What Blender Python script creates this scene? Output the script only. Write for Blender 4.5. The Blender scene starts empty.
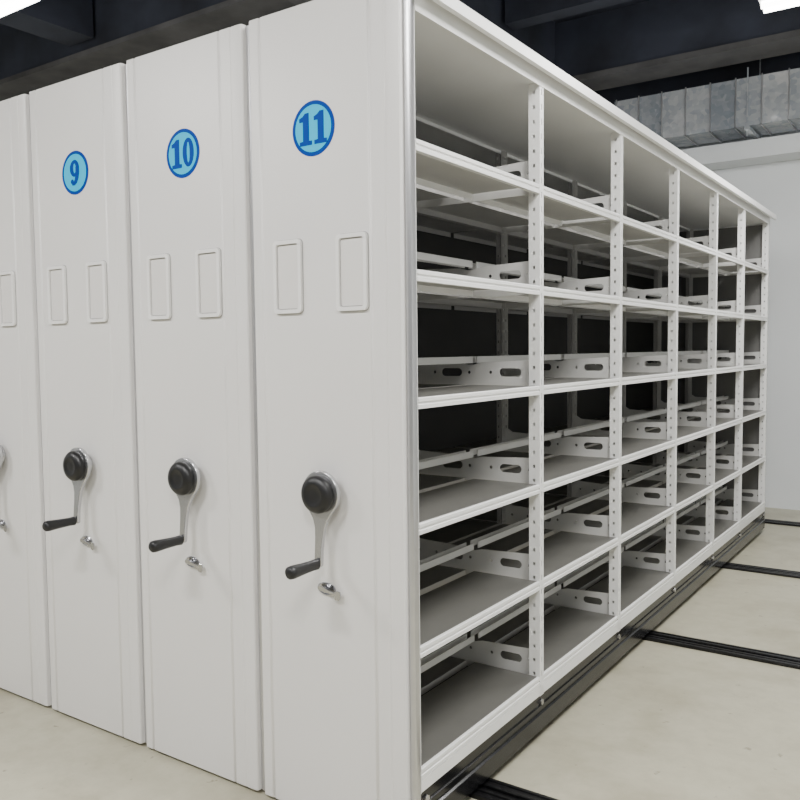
import bpy, bmesh, math, random
import numpy as np
from mathutils import Vector, Matrix
random.seed(4)
scene = bpy.context.scene
COL = scene.collection

# ------------------------------------------------------------------ camera fit
PTS = [((-.575,0,2.4),(247,23),3),((-.575,0,0),(262,799),3),((-1.15,0,2.4),(127,61),3),((-1.15,0,0),(145,751),3),
       ((-1.725,0,2.4),(30,91),3),((-1.725,0,0),(50,712),3),((0,.83,2.33),(541,80),.6),((0,.83,1.27),(541,381),1),
       ((0,1.64,1.27),(621,373),.6),((0,4.88,2.35),(770,216),2),((0,4.88,.2),(766,502),2),
       ((0,.05,1.27),(415,396),1.5),((0,.05,1.96),(413,141),.6),((0,.05,.58),(418,645),.6)]
def axes(p):
    x,y,z,psi,pit,rol,f = p
    F = np.array([-math.sin(psi)*math.cos(pit), math.cos(psi)*math.cos(pit), math.sin(pit)])
    R0 = np.array([math.cos(psi), math.sin(psi), 0]); U0 = np.cross(R0,F)
    R = math.cos(rol)*R0+math.sin(rol)*U0; U = -math.sin(rol)*R0+math.cos(rol)*U0
    return R,U,F
def proj(p,P):
    R,U,F = axes(p); d=np.array(P)-np.array(p[:3]); z=d@F
    return 400+p[6]*(d@R)/z, 400-p[6]*(d@U)/z
def resid(p):
    out=[]
    for P,q,w in PTS:
        a,b=proj(p,P); out += [w*(a-q[0]), w*(b-q[1])]
    return np.array(out)
p = np.array([1.255,-1.895,1.40,math.radians(34.25),math.radians(-3.8),math.radians(.5),837.0])
lam=1e-3
for it in range(80):
    r=resid(p); J=np.zeros((len(r),7))
    for i in range(7):
        h=1e-5*max(1,abs(p[i])); q=p.copy(); q[i]+=h; J[:,i]=(resid(q)-r)/h
    A=J.T@J; step=np.linalg.solve(A+lam*np.diag(np.diag(A)),-J.T@r)
    if (resid(p+step)**2).sum()<(r**2).sum(): p=p+step; lam*=.3
    else: lam*=4
R,U,F = axes(p)
cam = bpy.data.cameras.new("camera"); camo = bpy.data.objects.new("camera", cam); COL.objects.link(camo)
camo.matrix_world = Matrix(((R[0],U[0],-F[0],p[0]),(R[1],U[1],-F[1],p[1]),(R[2],U[2],-F[2],p[2]),(0,0,0,1)))
cam.sensor_width=36; cam.lens=float(p[6])/800*36; cam.clip_start=.05
scene.camera = camo
def ysolve(px,z=1.27):
    a,b=0.0,9.0
    for _ in range(50):
        m=(a+b)/2
        if proj(p,(0,m,z))[0]<px: a=m
        else: b=m
    return a
ys=[ysolve(v) for v in (541,621,677,716,743,767)]
sl,ic=np.polyfit(np.arange(1,7),ys,1); sl=float(sl); ic=float(ic)

# ------------------------------------------------------------------ materials
def mat(name, col, rough=.5, metal=0, noise=0.0, nscale=8, bump=0.0, bscale=200, col2=None, spec=None):
    m=bpy.data.materials.new(name); m.use_nodes=True; nt=m.node_tree; b=nt.nodes["Principled BSDF"]
    b.inputs["Roughness"].default_value=rough; b.inputs["Metallic"].default_value=metal
    if spec is not None: b.inputs["Specular IOR Level"].default_value=spec
    tc=nt.nodes.new("ShaderNodeTexCoord")
    n=nt.nodes.new("ShaderNodeTexNoise"); n.inputs["Scale"].default_value=nscale; n.inputs["Detail"].default_value=6
    nt.links.new(tc.outputs["Object"], n.inputs["Vector"])
    mix=nt.nodes.new("ShaderNodeMix"); mix.data_type='RGBA'
    c2 = col2 if col2 else tuple(max(0,c*(1-noise)) for c in col)
    mix.inputs[6].default_value=(*col,1); mix.inputs[7].default_value=(*c2,1)
    rmp=nt.nodes.new("ShaderNodeMapRange"); rmp.inputs[1].default_value=.35; rmp.inputs[2].default_value=.68
    nt.links.new(n.outputs["Fac"], rmp.inputs[0]); nt.links.new(rmp.outputs[0], mix.inputs[0])
    nt.links.new(mix.outputs[2], b.inputs["Base Color"])
    if bump>0:
        n2=nt.nodes.new("ShaderNodeTexNoise"); n2.inputs["Scale"].default_value=bscale
        nt.links.new(tc.outputs["Object"], n2.inputs["Vector"])
        bp=nt.nodes.new("ShaderNodeBump"); bp.inputs["Strength"].default_value=bump; bp.inputs["Distance"].default_value=.002
        nt.links.new(n2.outputs["Fac"], bp.inputs["Height"]); nt.links.new(bp.outputs[0], b.inputs["Normal"])
    return m
M_panel = mat("panel_paint",(.725,.71,.695),.36,0,.03,2,.05,500)
M_rack  = mat("rack_paint",(.88,.88,.865),.38,0,.03,3)
M_rack_shade = mat("rack_paint_shaded",(.42,.41,.40),.5,0,.05,3)  # shaded copy of the rack paint for rear shelves and unit 10
M_deck_shade  = mat("shelf_top_shaded",(.135,.132,.12),.38,0,.12,6)  # same board paint, darkened to put the interior shade into the top
M_under = mat("shelf_underside_lit",(.60,.595,.58),.5,0,.08,6)  # same board paint, lighter tone carries the bounce light below
M_rack_dim= mat("rack_paint_dimmed",(.62,.615,.595),.4,0,.03,3)  # rack paint toned down to darken the interior: brackets, bars, rear posts
M_dark  = mat("shade_sheet",(.045,.044,.042),.6,0,.1,3,spec=.3)  # near-black tone painting the unlit depth behind the bays
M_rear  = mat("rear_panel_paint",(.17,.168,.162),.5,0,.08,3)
M_frame = mat("holder_paint",(.80,.79,.775),.32)
M_inset = mat("holder_inset",(.69,.67,.65),.42)
M_outl  = mat("holder_shadow_line",(.34,.33,.32),.5)  # dark grey painted as the shadow line around and inside the frame
M_alu   = mat("aluminium",(.58,.58,.59),.30,.85,.05,20)
M_chrome= mat("chrome",(.52,.52,.54),.2,1.0)
M_silver= mat("silver_metal",(.55,.55,.565),.24,.9)
M_black = mat("black_plastic",(.008,.008,.009),.40,0,.2,40,.1,900)
M_base  = mat("base_steel",(.012,.012,.014),.20,.3,.4,30)
M_rail  = mat("rail_steel",(.012,.012,.013),.35,.4,.4,60)
M_cyan  = mat("plaque_cyan",(.005,.48,.76),.5,spec=.12)
M_blue  = mat("plaque_blue",(.0,.045,.30),.5,spec=.08)
M_wall  = mat("wall_plaster",(.82,.845,.86),.85,0,.05,1.5,.2,60)
M_ceil  = mat("ceiling_paint",(.024,.028,.044),.85,0,.4,1.2)
M_beam  = mat("beam_paint",(.038,.044,.066),.75,0,.7,1.6)
M_beam2 = mat("beam_flange",(.10,.098,.10),.75,0,.5,3)
M_floor = mat("floor_concrete",(.50,.475,.365),.38,0,0,1.0,.12,90,col2=(.445,.42,.32))
nt=M_floor.node_tree; b=nt.nodes["Principled BSDF"]; tc=[n for n in nt.nodes if n.type=='TEX_COORD'][0]
src=b.inputs["Base Color"].links[0].from_socket
def mulnoise(nt,tc,src,scale,rough,p0,c0,p1,dist=0):
    n=nt.nodes.new("ShaderNodeTexNoise"); n.inputs["Scale"].default_value=scale; n.inputs["Detail"].default_value=11; n.inputs["Roughness"].default_value=rough
    n.inputs["Distortion"].default_value=dist
    nt.links.new(tc.outputs["Object"],n.inputs["Vector"])
    cr=nt.nodes.new("ShaderNodeValToRGB"); cr.color_ramp.elements[0].position=p0; cr.color_ramp.elements[0].color=(*c0,1)
    cr.color_ramp.elements[1].position=p1; cr.color_ramp.elements[1].color=(1,1,1,1)
    nt.links.new(n.outputs["Fac"],cr.inputs[0])
    mx=nt.nodes.new("ShaderNodeMix"); mx.data_type='RGBA'; mx.blend_type='MULTIPLY'; mx.inputs[0].default_value=1
    nt.links.new(src,mx.inputs[6]); nt.links.new(cr.outputs[0],mx.inputs[7]); return mx.outputs[2]
s1=mulnoise(nt,tc,src,12,.7,.34,(.88,.88,.86),.60)
s2=mulnoise(nt,tc,s1,2.6,.5,.34,(.82,.80,.77),.50)
s3=mulnoise(nt,tc,s2,20,.5,.27,(.60,.58,.55),.33)
nt.links.new(s3,b.inputs["Base Color"])
M_galv = mat("galvanised",(.55,.58,.62),.22,.50)
nt=M_galv.node_tree; b=nt.nodes["Principled BSDF"]; tc=[n for n in nt.nodes if n.type=='TEX_COORD'][0]
v=nt.nodes.new("ShaderNodeTexVoronoi"); v.inputs["Scale"].default_value=26
nt.links.new(tc.outputs["Object"],v.inputs["Vector"])
cr=nt.nodes.new("ShaderNodeValToRGB"); cr.color_ramp.elements[0].color=(.58,.64,.69,1); cr.color_ramp.elements[1].color=(1,1,1,1)
nt.links.new(v.outputs["Color"],cr.inputs[0])
n3=nt.nodes.new("ShaderNodeTexNoise"); n3.inputs["Scale"].default_value=7
nt.links.new(tc.outputs["Object"],n3.inputs["Vector"])
bp=nt.nodes.new("ShaderNodeBump"); bp.inputs["Strength"].default_value=.5; bp.inputs["Distance"].default_value=.02
nt.links.new(n3.outputs["Fac"],bp.inputs["Height"]); nt.links.new(bp.outputs[0],b.inputs["Normal"])
sep=nt.nodes.new("ShaderNodeSeparateXYZ"); nt.links.new(tc.outputs["Object"],sep.inputs[0])
def mth(op,a,bv):
    m_=nt.nodes.new("ShaderNodeMath"); m_.operation=op; nt.links.new(a,m_.inputs[0])
    if bv is not None: m_.inputs[1].default_value=bv
    return m_.outputs[0]
sx=mth('FLOOR',mth('DIVIDE',mth('ADD',sep.outputs[0],1.38),.2),None)
wn=nt.nodes.new("ShaderNodeTexWhiteNoise"); wn.noise_dimensions='1D'; nt.links.new(sx,wn.inputs["W"])
cr2=nt.nodes.new("ShaderNodeValToRGB"); cr2.color_ramp.elements[0].color=(.62,.65,.69,1); cr2.color_ramp.elements[1].color=(1,1,1,1)
nt.links.new(wn.outputs["Value"],cr2.inputs[0])
mx=nt.nodes.new("ShaderNodeMix"); mx.data_type='RGBA'; mx.blend_type='MULTIPLY'; mx.inputs[0].default_value=1
nt.links.new(cr.outputs[0],mx.inputs[6]); nt.links.new(cr2.outputs[0],mx.inputs[7]); nt.links.new(mx.outputs[2],b.inputs["Base Color"])
def emis(name,col,s):
    m=bpy.data.materials.new(name); m.use_nodes=True; b=m.node_tree.nodes["Principled BSDF"]
    b.inputs["Emission Color"].default_value=(*col,1); b.inputs["Emission Strength"].default_value=s; return m
M_lamp = emis("lamp_glow",(1,.99,.96),14)

# ------------------------------------------------------------------ mesh helpers
def finish(bm,name,m,smooth=True,ang=35):
    bmesh.ops.recalc_face_normals(bm,faces=bm.faces)
    me=bpy.data.meshes.new(name); bm.to_mesh(me); bm.free()
    if m: me.materials.append(m)
    if smooth:
        for q in me.polygons: q.use_smooth=True
        me.set_sharp_from_angle(angle=math.radians(ang))
    return me
def box(bm,x0,x1,y0,y1,z0,z1):
    r=bmesh.ops.create_cube(bm,size=1)
    for v in r['verts']:
        v.co=Vector(((x0+x1)/2+v.co.x*(x1-x0),(y0+y1)/2+v.co.y*(y1-y0),(z0+z1)/2+v.co.z*(z1-z0)))
def prism(bm,pts,axis,a,b):
    def P(u,v,t):
        return {'x':(t,u,v),'y':(u,t,v),'z':(u,v,t)}[axis]
    A=[bm.verts.new(P(u,v,a)) for u,v in pts]; B=[bm.verts.new(P(u,v,b)) for u,v in pts]
    n=len(pts)
    for i in range(n): bm.faces.new((A[i],A[(i+1)%n],B[(i+1)%n],B[i]))
    bm.faces.new(A); bm.faces.new(B[::-1])
def lathe_y(bm,prof,cx=0,cz=0,n=32,sx=1,sz=1,close=True):
    rings=[]
    for y,r in prof:
        rings.append([bm.verts.new((cx+sx*r*math.cos(2*math.pi*i/n),y,cz+sz*r*math.sin(2*math.pi*i/n))) for i in range(n)])
    for a,b in zip(rings,rings[1:]):
        for i in range(n): bm.faces.new((a[i],a[(i+1)%n],b[(i+1)%n],b[i]))
    if close: bm.faces.new(rings[0]); bm.faces.new(rings[-1][::-1])
def plate(name,outer,holes,thick,m,plane='xz'):
    cu=bpy.data.curves.new(name,'CURVE'); cu.dimensions='2D'; cu.fill_mode='BOTH'; cu.extrude=thick/2
    for pts in [outer]+holes:
        s=cu.splines.new('POLY'); s.points.add(len(pts)-1)
        for i,(u,v) in enumerate(pts): s.points[i].co=(u,v,0,1)
        s.use_cyclic_u=True
    o=bpy.data.objects.new(name,cu); COL.objects.link(o)
    dg=bpy.context.evaluated_depsgraph_get(); dg.update()
    me=bpy.data.meshes.new_from_object(o.evaluated_get(dg)); bpy.data.objects.remove(o)
    me.name=name
    for v in me.vertices:
        u,w,t=v.co
        v.co = (u,t,w) if plane=='xz' else (t,u,w)
    me.materials.clear(); me.materials.append(m)
    bm=bmesh.new(); bm.from_mesh(me); bmesh.ops.remove_doubles(bm,verts=bm.verts,dist=1e-6)
    bmesh.ops.recalc_face_normals(bm,faces=bm.faces); bm.to_mesh(me); bm.free()
    return me
def rrect(cx,cy,w,h,r,n=5):
    out=[]
    for sx,sy,a0 in ((1,1,0),(-1,1,90),(-1,-1,180),(1,-1,270)):
        for i in range(n+1):
            a=math.radians(a0+90*i/n); out.append((cx+sx*(w/2-r)+r*math.cos(a),cy+sy*(h/2-r)+r*math.sin(a)))
    return out
def obj(name,me,parent=None,loc=(0,0,0),bevel=0,seg=2):
    o=bpy.data.objects.new(name,me); COL.objects.link(o); o.location=loc
    if parent: o.parent=parent
    if bevel:
        md=o.modifiers.new("bevel",'BEVEL'); md.width=bevel; md.segments=seg; md.limit_method='ANGLE'; md.angle_limit=math.radians(40)
    return o

# ------------------------------------------------------------------ unit geometry (local: x 0..W, y 0..L, z)
W=.575; H=2.4
YL=[.040]+[.4*(ic+sl*k)+.6*(ys[k-1]+(.03 if k in (3,4) else 0)) for k in range(1,7)]
L=YL[6]+.02
CX,CY=W/2,L/2
ZS=[.236,.584,.932,1.281,1.630,1.979]
ZT=2.325
LIP=.031

prof=[(.004,.034),(.003,.010),(.005,.004),(.010,0),(.043,0),(.0455,.0035),(.050,.0035),(.0525,0),
      (.447,0),(.4495,.0035),(.454,.0035),(.4565,0),(.500,0),(.5025,.0018),(.506,.0018),(.5085,0),(.542,0),(.548,.0015),(.551,.005),(.552,.010),(.552,.034)]
bm=bmesh.new(); prism(bm,prof,'z',.012,H); ME_panel=finish(bm,"end_panel",M_panel,True,24)
bm=bmesh.new()
prism(bm,[(.5525,.018),(.566,.016),(.572,.018),(.574,.022),(.574,.037),(.5525,.037)],'z',.012,H-.004)
ME_strip=finish(bm,"edge_strip",M_alu)
def disc(bm,r,y0,y1,n=48): lathe_y(bm,[(y0,r),(y1,r)],n=n)
bm=bmesh.new(); disc(bm,.078,0,-.0015); ME_plq_ring=finish(bm,"plaque_ring",M_blue)
bm=bmesh.new(); disc(bm,.0665,-.001,-.0022); ME_plq=finish(bm,"plaque_face",M_cyan)
def ringq(bm,cx,cy,ro,rix,riy,roy,n=32):
    A=[bm.verts.new((cx+ro*math.cos(2*math.pi*i/n),0,cy+roy*math.sin(2*math.pi*i/n))) for i in range(n)]
    B=[bm.verts.new((cx+rix*math.cos(2*math.pi*i/n),0,cy+riy*math.sin(2*math.pi*i/n))) for i in range(n)]
    for i in range(n): bm.faces.new((A[i],A[(i+1)%n],B[(i+1)%n],B[i]))
def poly(bm,pts,y=0): bm.faces.new([bm.verts.new((a,y,b)) for a,b in pts])
def digit(bm,ch,ox,s):
    b2=bmesh.new()
    if ch=='1':
        poly(b2,[(.05,0),(.56,0),(.56,.13),(.44,.14),(.44,1),(.28,1),(.18,.91),(.04,.86),(.04,.74),(.19,.74),(.19,.14),(.05,.13)])
    elif ch=='0': ringq(b2,.30,.5,.29,.075,.36,.5)
    elif ch=='8':
        ringq(b2,.29,.73,.25,.07,.15,.27); ringq(b2,.29,.27,.28,.08,.155,.29)
    elif ch=='9':
        ringq(b2,.29,.67,.30,.08,.19,.33)
        pts=[(.47,.72),(.47,.50),(.43,.30),(.35,.15),(.25,.08),(.12,.09)]; ws=[.23,.24,.22,.19,.16,.15]
        pv=None
        for i,(a,c) in enumerate(pts):
            q0=pts[max(0,i-1)]; q1=pts[min(len(pts)-1,i+1)]; d=Vector((q1[0]-q0[0],q1[1]-q0[1])).normalized(); nn=Vector((-d.y,d.x))*ws[i]/2
            e=(b2.verts.new((a+nn.x,-.0002,c+nn.y)),b2.verts.new((a-nn.x,-.0002,c-nn.y)))
            if pv: b2.faces.new((pv[0],pv[1],e[1],e[0]))
            pv=e
        lathe_y(b2,[(-.0003,.095),(-.0004,.095)],.13,.16,20)
    for v in b2.verts: v.co=Vector((ox+v.co.x*s,v.co.y,(v.co.z-.5)*s))
    me=bpy.data.meshes.new("t"); b2.to_mesh(me); b2.free(); bm.from_mesh(me); bpy.data.meshes.remove(me)
def number_mesh(txt):
    bm=bmesh.new(); s=.091; adv=.60*s; tot=adv*len(txt)
    for i,ch in enumerate(txt): digit(bm,ch,-tot/2+i*adv,s)
    bmesh.ops.recalc_face_normals(bm,faces=bm.faces)
    me=bpy.data.meshes.new("number"); bm.to_mesh(me); bm.free(); me.materials.append(M_blue); return me
bm=bmesh.new(); prism(bm,rrect(0,0,.080,.186,.006),'y',0,-.0035); ME_hback=finish(bm,"card_inset",M_inset)
bm=bmesh.new(); prism(bm,rrect(0,0,.1125,.2185,.015),'y',0,-.0012); ME_hout=finish(bm,"holder_shadow_line",M_outl)
ME_hframe=plate("label_holder",rrect(0,0,.108,.214,.013),[rrect(0,0,.085,.191,.007)],.013,M_frame)
# crank
def crank_outline():
    out=[]; r=.066
    a0=math.radians(-48); a1=math.radians(228); n=34
    for i in range(n+1):
        a=a0+(a1-a0)*i/n; out.append((r*math.cos(a),r*math.sin(a)))
    left=[(-.026,-.074),(-.017,-.098),(-.0135,-.130),(-.012,-.165),(-.012,-.19)]
    out+=left
    for i in range(1,8):
        a=math.pi+math.pi*i/8; out.append((.012*math.cos(a),-.2+.012*math.sin(a)))
    out+=[(-a,b) for a,b in left[::-1]]
    return out
bm=bmesh.new(); prism(bm,crank_outline(),'y',-.026,-.040)
for v in bm.verts:
    if v.co.z<-.06: v.co.y-= .014*min(1,(-.06-v.co.z)/.12)
lathe_y(bm,[(0,.040),(-.012,.038),(-.027,.030)],n=32)
ME_arm=finish(bm,"crank_handle",M_silver)
bm=bmesh.new(); lathe_y(bm,[(-.040,.052),(-.050,.055),(-.058,.054),(-.066,.047),(-.070,.036),(-.0705,.030),(-.0685,.027),(-.069,.012)],n=40); ME_hub=finish(bm,"hub_cap",M_black,True,50)
bm=bmesh.new(); lathe_y(bm,[(-.052,.008),(-.056,.011),(-.060,.016),(-.080,.015),(-.12,.0165),(-.160,.019),(-.172,.018),(-.178,.012)],cz=-.2,n=28); ME_grip=finish(bm,"grip",M_black,True,50)
# lock : oval escutcheon with a flat handle lying sideways
bm=bmesh.new(); lathe_y(bm,[(0,.034),(-.003,.034),(-.005,.030),(-.004,.026)],n=40,sz=.55); lathe_y(bm,[(-.003,.010),(-.012,.0095)],n=24)
ME_lock=finish(bm,"lock",M_chrome)
pts=[(-.020,.007),(-.024,0),(-.020,-.007),(-.010,-.008),(.018,-.0045),(.040,-.0045),(.045,-.014),(.058,-.014),(.062,-.006),(.062,.006),(.058,.014),(.045,.014),(.040,.0045),(.018,.0045),(-.010,.008)]
ca,sa=math.cos(math.radians(-12)),math.sin(math.radians(-12))
ro=lambda P:[(u*ca-v*sa,u*sa+v*ca) for u,v in P]
ME_key=plate("key",ro(pts),[],.004,M_chrome)
bm=bmesh.new(); bm.from_mesh(ME_key)
for v in bm.verts: v.co.y-=.0135
bm.to_mesh(ME_key); bm.free()
# posts
def slotted(bm,w,z0,z1,slotw,sloth,step,put):
    """flat strip with a column of rectangular slots, built from solid bars"""
    h=w/2
    put(bm,-h,-slotw/2,z0,z1); put(bm,slotw/2,h,z0,z1)
    z=z0; c=z0+step*.6
    while c<z1-step*.4:
        put(bm,-slotw/2,slotw/2,z,c-sloth/2); z=c+sloth/2; c+=step
    put(bm,-slotw/2,slotw/2,z,z1)
zP0,zP1=.165,ZT
bm=bmesh.new()
slotted(bm,.031,zP0,zP1,.0065,.021,.05,lambda b_,u0,u1,a,c: box(b_,-.0022,0,u0,u1,a,c))
for s in (-1,1):
    yc=s*.0144
    slotted(bm,.040,zP0,zP1,.009,.012,.05,lambda b_,u0,u1,a,c: box(b_,-.0222+u0,-.0222+u1,yc-.001,yc+.001,a,c))
bmesh.ops.recalc_face_normals(bm,faces=bm.faces)
ME_post=bpy.data.meshes.new("post"); bm.to_mesh(ME_post); ME_post.materials.append(M_rack)
for v in bm.verts: v.co.x*=.5; v.co.y*=.8
ME_post2=bpy.data.meshes.new("post_inner"); bm.to_mesh(ME_post2); ME_post2.materials.append(M_rack_shade)
for v in bm.verts: v.co.x=-v.co.x
bmesh.ops.reverse_faces(bm,faces=bm.faces)
ME_postb=bpy.data.meshes.new("post_rear"); bm.to_mesh(ME_postb); ME_postb.materials.append(M_rack_dim); bm.free()
bm=bmesh.new()
slotted(bm,.040,zP0,zP1,.009,.012,.05,lambda b_,u0,u1,a,c: box(b_,-.020+u0,-.020+u1,-.001,.001,a,c))
bmesh.ops.recalc_face_normals(bm,faces=bm.faces)
ME_p0=bpy.data.meshes.new("post_flat"); bm.to_mesh(ME_p0); ME_p0.materials.append(M_rack)
for v in bm.verts: v.co.x=-v.co.x
bmesh.ops.reverse_faces(bm,faces=bm.faces)
ME_p0b=bpy.data.meshes.new("post_flat_rear"); bm.to_mesh(ME_p0b); ME_p0b.materials.append(M_rack_dim); bm.free()
# bracket
br=[(.012,-.028),(.563,-.028),(.563,.108),(.550,.108),(.522,.090),(.33,.082),(.30,.074),(.275,.074),(.245,.082),(.053,.090),(.025,.108),(.012,.108)]
hol=[rrect(cx,.046,.088,.030,.0148) for cx in (.205,.450)]
hol+= [rrect(cx,.046,.012,.012,.0055,3) for cx in (.05,.130,.28,.37,.525)]
ME_brk=plate("side_bracket",br,hol,.002,M_rack_dim)
def shelf_mesh(x0,x1,front_hi,y0,y1,paint):
    d=1 if front_hi else -1
    a,b=(x0,x1) if front_hi else (x1,x0)
    pr=[(a,0),(b-d*.010,0),(b-d*.002,0),(b,-.002),(b,-.011),(b-d*.004,-.013),(b-d*.004,-.018),(b,-.020),(b,-LIP),(b-d*.018,-LIP),(b-d*.018,-LIP+.003),(b-d*.006,-LIP+.003),(b-d*.006,-.004),(a+d*.002,-.004),(a+d*.002,-.025),(a,-.025)]
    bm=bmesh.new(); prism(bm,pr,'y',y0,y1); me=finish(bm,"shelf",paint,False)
    me.materials.append(M_deck_shade); me.materials.append(M_under)
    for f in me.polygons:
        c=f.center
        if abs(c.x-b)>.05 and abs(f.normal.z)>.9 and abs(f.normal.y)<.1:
            f.material_index = 1 if f.normal.z>0 else 2  # shade tone on the top, lighter bounce tone on the underside
    return me
shelfcache={}
Y0=.044
bm=bmesh.new()
box(bm,.002,.571,Y0,L+.01,ZT,ZT+.012)
for s in (0,1):
    pr=[(.571,ZT-.012),(.5742,ZT-.012),(.5742,ZT+.04),(.560,ZT+.04),(.560,ZT+.036),(.571,ZT+.036)]
    if s: pr=[(W-a_,b_) for a_,b_ in pr]
    prism(bm,pr,'y',Y0,L+.01)
box(bm,.002,.571,L+.006,L+.012,ZT-.008,ZT+.04)
ME_top=finish(bm,"top_panel",M_rack,False)
bm=bmesh.new()
prism(bm,[(.50,ZT+.041),(.575,ZT+.041),(.606,ZT+.047),(.606,ZT+.028),(.597,ZT+.025),(.598,ZT+.022),(.610,ZT+.026),(.610,ZT+.060),(.604,ZT+.064),(.50,ZT+.058)],'y',.036,L+.055)
ME_cover=finish(bm,"top_cover",M_rack,False)
bm=bmesh.new()
for s in (0,1):
    pr=[(.5725,.2035),(.5725,.168),(.545,.168),(.545,.172),(.568,.172),(.568,.2035)]
    if s: pr=[(W-a_,b_) for a_,b_ in pr]
    prism(bm,pr,'y',Y0,L)
ME_srail=finish(bm,"base_trim",M_rack,False)
bm=bmesh.new()
for s in (0,1):
    pr=[(.560,.166),(.571,.166),(.571,.156),(.566,.152),(.566,.128),(.571,.126),(.571,.116),(.566,.114),(.566,.100),(.5735,.096),(.5735,.052),(.566,.048),(.566,.030),(.520,.030),(.520,.166)]
    if s: pr=[(W-a_,b_) for a_,b_ in pr]
    prism(bm,pr,'y',Y0,L-.005)
for k in range(7): box(bm,.05,.525,YL[k]-(-.004 if k==0 else .03),YL[k]+.018,.06,.164)
ME_base=finish(bm,"base_frame",M_base,False)
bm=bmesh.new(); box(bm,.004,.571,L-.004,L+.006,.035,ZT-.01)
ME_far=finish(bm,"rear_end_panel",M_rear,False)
b2=bmesh.new()
bmesh.ops.create_cone(b2,segments=6,radius1=.013,radius2=.011,depth=.010,cap_ends=True)
for v in b2.verts: v.co=Vector((v.co.z,v.co.x,v.co.y))
ME_bolt=finish(b2,"bolt",M_chrome,False)
bm=bmesh.new(); bmesh.ops.create_cone(bm,segments=28,radius1=.048,radius2=.048,depth=.03,cap_ends=True)
for v in bm.verts: v.co=Vector((v.co.x,v.co.z,v.co.y))
ME_wheel=finish(bm,"wheel",M_rail)
bm=bmesh.new(); box(bm,.286,.2875,Y0+.002,L-.008,.17,ZT-.002); ME_shade=finish(bm,"shade_sheet",M_dark,False)  # added sheet, darkens the view through where there is only shade
RAILY=[.42,2.11,3.66,5.24]

def build_unit(num,xl,label):
    e=bpy.data.objects.new("mobile_shelving_unit",None); COL.objects.link(e)
    e.empty_display_size=.2; e.location=(xl+CX,CY,0)
    e["label"]=label; e["category"]="mobile shelving unit"; e["group"]="row of mobile archive shelving units"
    o0=(-CX,-CY,0)
    full = num==11
    def at(x,y,z): return (x-CX,y-CY,z)
    ep=obj("end_panel",ME_panel,e,o0,.003); ep["label"]="off-white painted steel end panel with vertical creases"
    obj("edge_strip",ME_strip,e,o0)
    pq=obj("number_plaque",ME_plq_ring,e,at({11:.253,10:.279,9:.279,8:.275}[num],0,{11:2.045,10:2.052,9:2.064,8:2.07}[num])); pq["label"]=f"round blue number plaque reading {num}"
    obj("plaque_face",ME_plq,pq); obj("number",number_mesh(str(num)),pq,(0,-.0026,0))
    for cx in (.150,.388):
        h=obj("label_holder",ME_hframe,e,at(cx,-.004,1.630),.002); obj("card_inset",ME_hback,h,(0,.004,0)); obj("holder_shadow_line",ME_hout,h,(0,.004,0))
    c=obj("crank_handle",ME_arm,e,at(.287,0,1.003),.002); c["label"]="silver crank arm with black hub and grip"
    obj("hub_cap",ME_hub,c); obj("grip",ME_grip,c)
    k=obj("lock",ME_lock,e,at(.276,0,.716)); k["label"]="oval chrome lock plate with flat turned handle"; obj("key",ME_key,k,(0,0,0),.001)
    obj("top_panel",ME_top,e,o0); obj("base_frame",ME_base,e,o0)["label"]="dark steel rolling base"
    if full: obj("top_cover",ME_cover,e,o0)
    if num<=10: obj("shade_sheet",ME_shade,e,o0)["label"]="added dark sheet standing in for interior shade"
    if num>=10:
        obj("base_trim",ME_srail,e,o0); obj("rear_end_panel",ME_far,e,o0)
        for i,y in enumerate(YL):
            yy=y+(.0015 if i==0 else 0)
            if i==6: yy=y-.003
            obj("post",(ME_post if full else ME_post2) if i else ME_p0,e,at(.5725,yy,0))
            if full:
                obj("post",ME_postb if i else ME_p0b,e,at(.0025,yy,0))
                for z in ZS: obj("side_bracket",ME_brk,e,at(0,yy+(.0025 if i==0 else 0),z))
                obj("bolt",ME_bolt,e,at(.571,max(yy,.07),.140))
        for i in range(6):
            y0=YL[i]+(.006 if i==0 else .016); y1=YL[i+1]-.016-(.003 if i==5 else 0)
            if i not in shelfcache:
                a=shelf_mesh(.305,.5722,True,y0,y1,M_rack); b_=shelf_mesh(.003,.270,False,y0,y1,M_rack_shade); c_=shelf_mesh(.305,.5722,True,y0,y1,M_rack_shade)
                bm=bmesh.new()
                box(bm,.302,.305,y0,y1,.080,.104); box(bm,.270,.273,y0,y1,.080,.104)
                shelfcache[i]=(a,b_,c_,finish(bm,"stop_bar",M_rack_dim,False))
            a,b_,c_,s=shelfcache[i]
            for z in ZS:
                if full:
                    obj("shelf",a,e,at(0,0,z)); obj("shelf",b_,e,at(0,0,z)); obj("stop_bar",s,e,at(0,0,z))
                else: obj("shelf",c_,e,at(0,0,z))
    for ry in RAILY[:3]:
        for wx in (.12,.455): obj("wheel",ME_wheel,e,at(wx,ry,.062))
    return e
build_unit(11,-W,"off-white mobile shelving unit numbered 11, open empty shelves along its side")
build_unit(10,-2*W,"off-white mobile shelving unit numbered 10 between units 9 and 11")
build_unit(9,-3*W,"off-white mobile shelving unit numbered 9 beside unit 10")
build_unit(8,-4*W,"off-white mobile shelving unit at the end beside unit 9")

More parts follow.
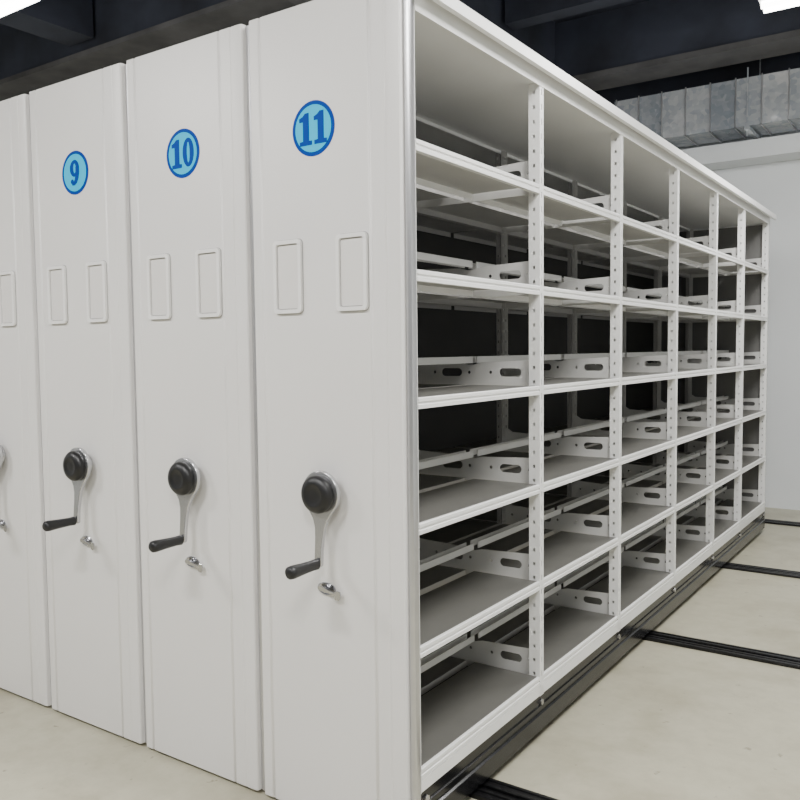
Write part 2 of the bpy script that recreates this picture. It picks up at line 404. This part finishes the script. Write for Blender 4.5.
# ------------------------------------------------------------------ room
def struct(name,me):
    o=obj(name,me); o["kind"]="structure"; return o
def boxmesh(name,m,*a):
    bm=bmesh.new(); box(bm,*a); return finish(bm,name,m,False)
YW=5.9
struct("floor",boxmesh("floor",M_floor,-7,4,-6,YW+.1,-.1,0))
struct("wall_back",boxmesh("wall_back",M_wall,-7,4,YW,YW+.1,0,4.2))
struct("wall_left",boxmesh("wall_left",M_wall,-7.1,-7,-6,YW+.1,0,4.2))
struct("wall_right",boxmesh("wall_right",M_wall,4,4.1,-6,YW+.1,0,4.2))
struct("ceiling",boxmesh("ceiling",M_ceil,-7.1,4.1,-6,YW+.1,4.2,4.3))
struct("trim_1",boxmesh("trim_1",M_beam,-6.99,3.99,4.95,5.25,3.72,4.199))
struct("trim_2",boxmesh("trim_2",M_beam2,-6.99,3.99,4.92,5.28,3.67,3.719))
struct("trim_3",boxmesh("trim_3",M_beam,-2.3,-1.75,-5.9,4.91,3.64,4.199))
struct("trim_4",boxmesh("trim_4",M_beam2,-2.33,-1.72,-5.9,4.91,3.60,3.639))
struct("trim_5",boxmesh("trim_5",M_beam,-6.9,-2.34,2.2,2.5,3.74,4.199))
struct("trim_6",boxmesh("trim_6",M_beam2,-6.9,-2.34,2.17,2.53,3.70,3.739))
struct("trim_7",boxmesh("trim_7",M_beam,-1.71,3.9,2.2,2.5,3.9,4.199))
struct("trim_8",boxmesh("trim_8",M_beam,-4.6,-4.3,-5.9,2.16,3.8,4.199))
struct("trim_9",boxmesh("trim_9",M_beam,-4.6,-4.3,2.54,4.91,3.8,4.199))
struct("trim_10",boxmesh("trim_10",M_beam,-1.71,3.9,3.9,4.05,3.86,4.199))
struct("trim_11",boxmesh("trim_11",M_beam,-6.99,3.99,5.835,5.899,3.46,4.199))
struct("trim_12",boxmesh("trim_12",M_wall,-6.99,3.99,5.60,5.899,2.98,3.13))

for y in RAILY:
    bm=bmesh.new(); x0,x1=-4.0,3.6
    for s in (-1,1):
        c=y+s*.036
        prism(bm,[(c-.024,.0005),(c+.024,.0005),(c+.024,.012),(c+.020,.015),(c+.009,.015),(c+.007,.010),(c-.007,.010),(c-.009,.015),(c-.020,.015),(c-.024,.012)],'x',x0,x1)
    box(bm,x0,x1,y-.012,y+.012,.0005,.003)
    o=obj("floor_rail",finish(bm,"floor_rail",M_rail,False))
    o["label"]="black steel double guide rail set across the concrete floor"; o["category"]="floor rail"; o["group"]="guide rails on the floor"

bm=bmesh.new()
dx0,dx1,dy0,dy1,dz0,dz1=-1.40,3.6,5.40,5.80,3.20,3.585
box(bm,dx0,dx1,dy0,dy1,dz0,dz1)
duct=obj("air_duct",finish(bm,"air_duct",M_galv,False)); duct["label"]="galvanised rectangular air duct hung below the dark ceiling"; duct["category"]="air duct"
bm=bmesh.new(); x=dx0+.02
while x<dx1:
    w=.004
    box(bm,x-w,x+w,dy0-.014,dy0,dz0-.01,dz1+.01); box(bm,x-w,x+w,dy0-.014,dy1,dz0-.014,dz0)
    x+=.2
obj("duct_rib",finish(bm,"duct_rib",M_alu,False),duct)["kind"]="stuff"
for x in (-.28,1.2,2.6):
    bm=bmesh.new(); box(bm,x-.02,x+.02,dy0-.06,dy1+.03,dz0-.045,dz0-.015)
    box(bm,x-.005,x+.005,dy0-.050,dy0-.040,dz0-.09,3.65); box(bm,x-.005,x+.005,dy1+.013,dy1+.023,dz0-.05,4.199)
    obj("hanger",finish(bm,"hanger",M_galv,False),duct)

def lamp(x,y,z,power,ln=1.1):
    bm=bmesh.new(); prism(bm,[(-.04,.04),(.04,.04),(.07,.0),(.07,-.004),(-.07,-.004),(-.07,0)],'x',-ln/2,ln/2)
    for sx in (-ln*.35,ln*.35): box(bm,sx-.004,sx+.004,-.004,.004,.04,(3.58 if -2.35<x+sx<-1.7 else 4.199)-z)
    h=obj("ceiling_lamp",finish(bm,"ceiling_lamp",M_rack,False),None,(x,y,z)); h["label"]="glowing white fluorescent lamp under the dark ceiling"; h["category"]="lamp"; h["group"]="fluorescent ceiling lamps"
    for yy in (-.035,.035):
        bm=bmesh.new(); bmesh.ops.create_cone(bm,segments=16,radius1=.018,radius2=.018,depth=ln*.98,cap_ends=True)
        for v in bm.verts: v.co=Vector((v.co.z,v.co.x,v.co.y))
        obj("lamp_tube",finish(bm,"lamp_tube",M_lamp),h,(0,yy,-.024))
    li=bpy.data.lights.new("lamp_light",'AREA'); li.shape='RECTANGLE'; li.size=ln; li.size_y=.2; li.energy=power; li.color=(1,.99,.97)
    lo=bpy.data.objects.new("lamp_light",li); COL.objects.link(lo); lo.parent=h; lo.location=(0,0,-.055)
    li=bpy.data.lights.new("lamp_light",'POINT'); li.shadow_soft_size=.12; li.energy=power*.36; li.color=(1,.99,.97)
    lo=bpy.data.objects.new("lamp_light",li); COL.objects.link(lo); lo.parent=h; lo.location=(0,0,-.20)
PW=77
for (x,y,k) in ((.78,3.22,1.05),(-3.42,.76,1),(1.2,.3,.95),(1.6,-2.4,1.1),(-.7,-2.3,1.15),(-3.2,-2.4,1.1)):
    lamp(x,y,3.32,PW*k)

w=bpy.data.worlds.new("world"); scene.world=w; w.use_nodes=True
bg=w.node_tree.nodes["Background"]; bg.inputs[0].default_value=(.95,.97,1,1); bg.inputs[1].default_value=.30
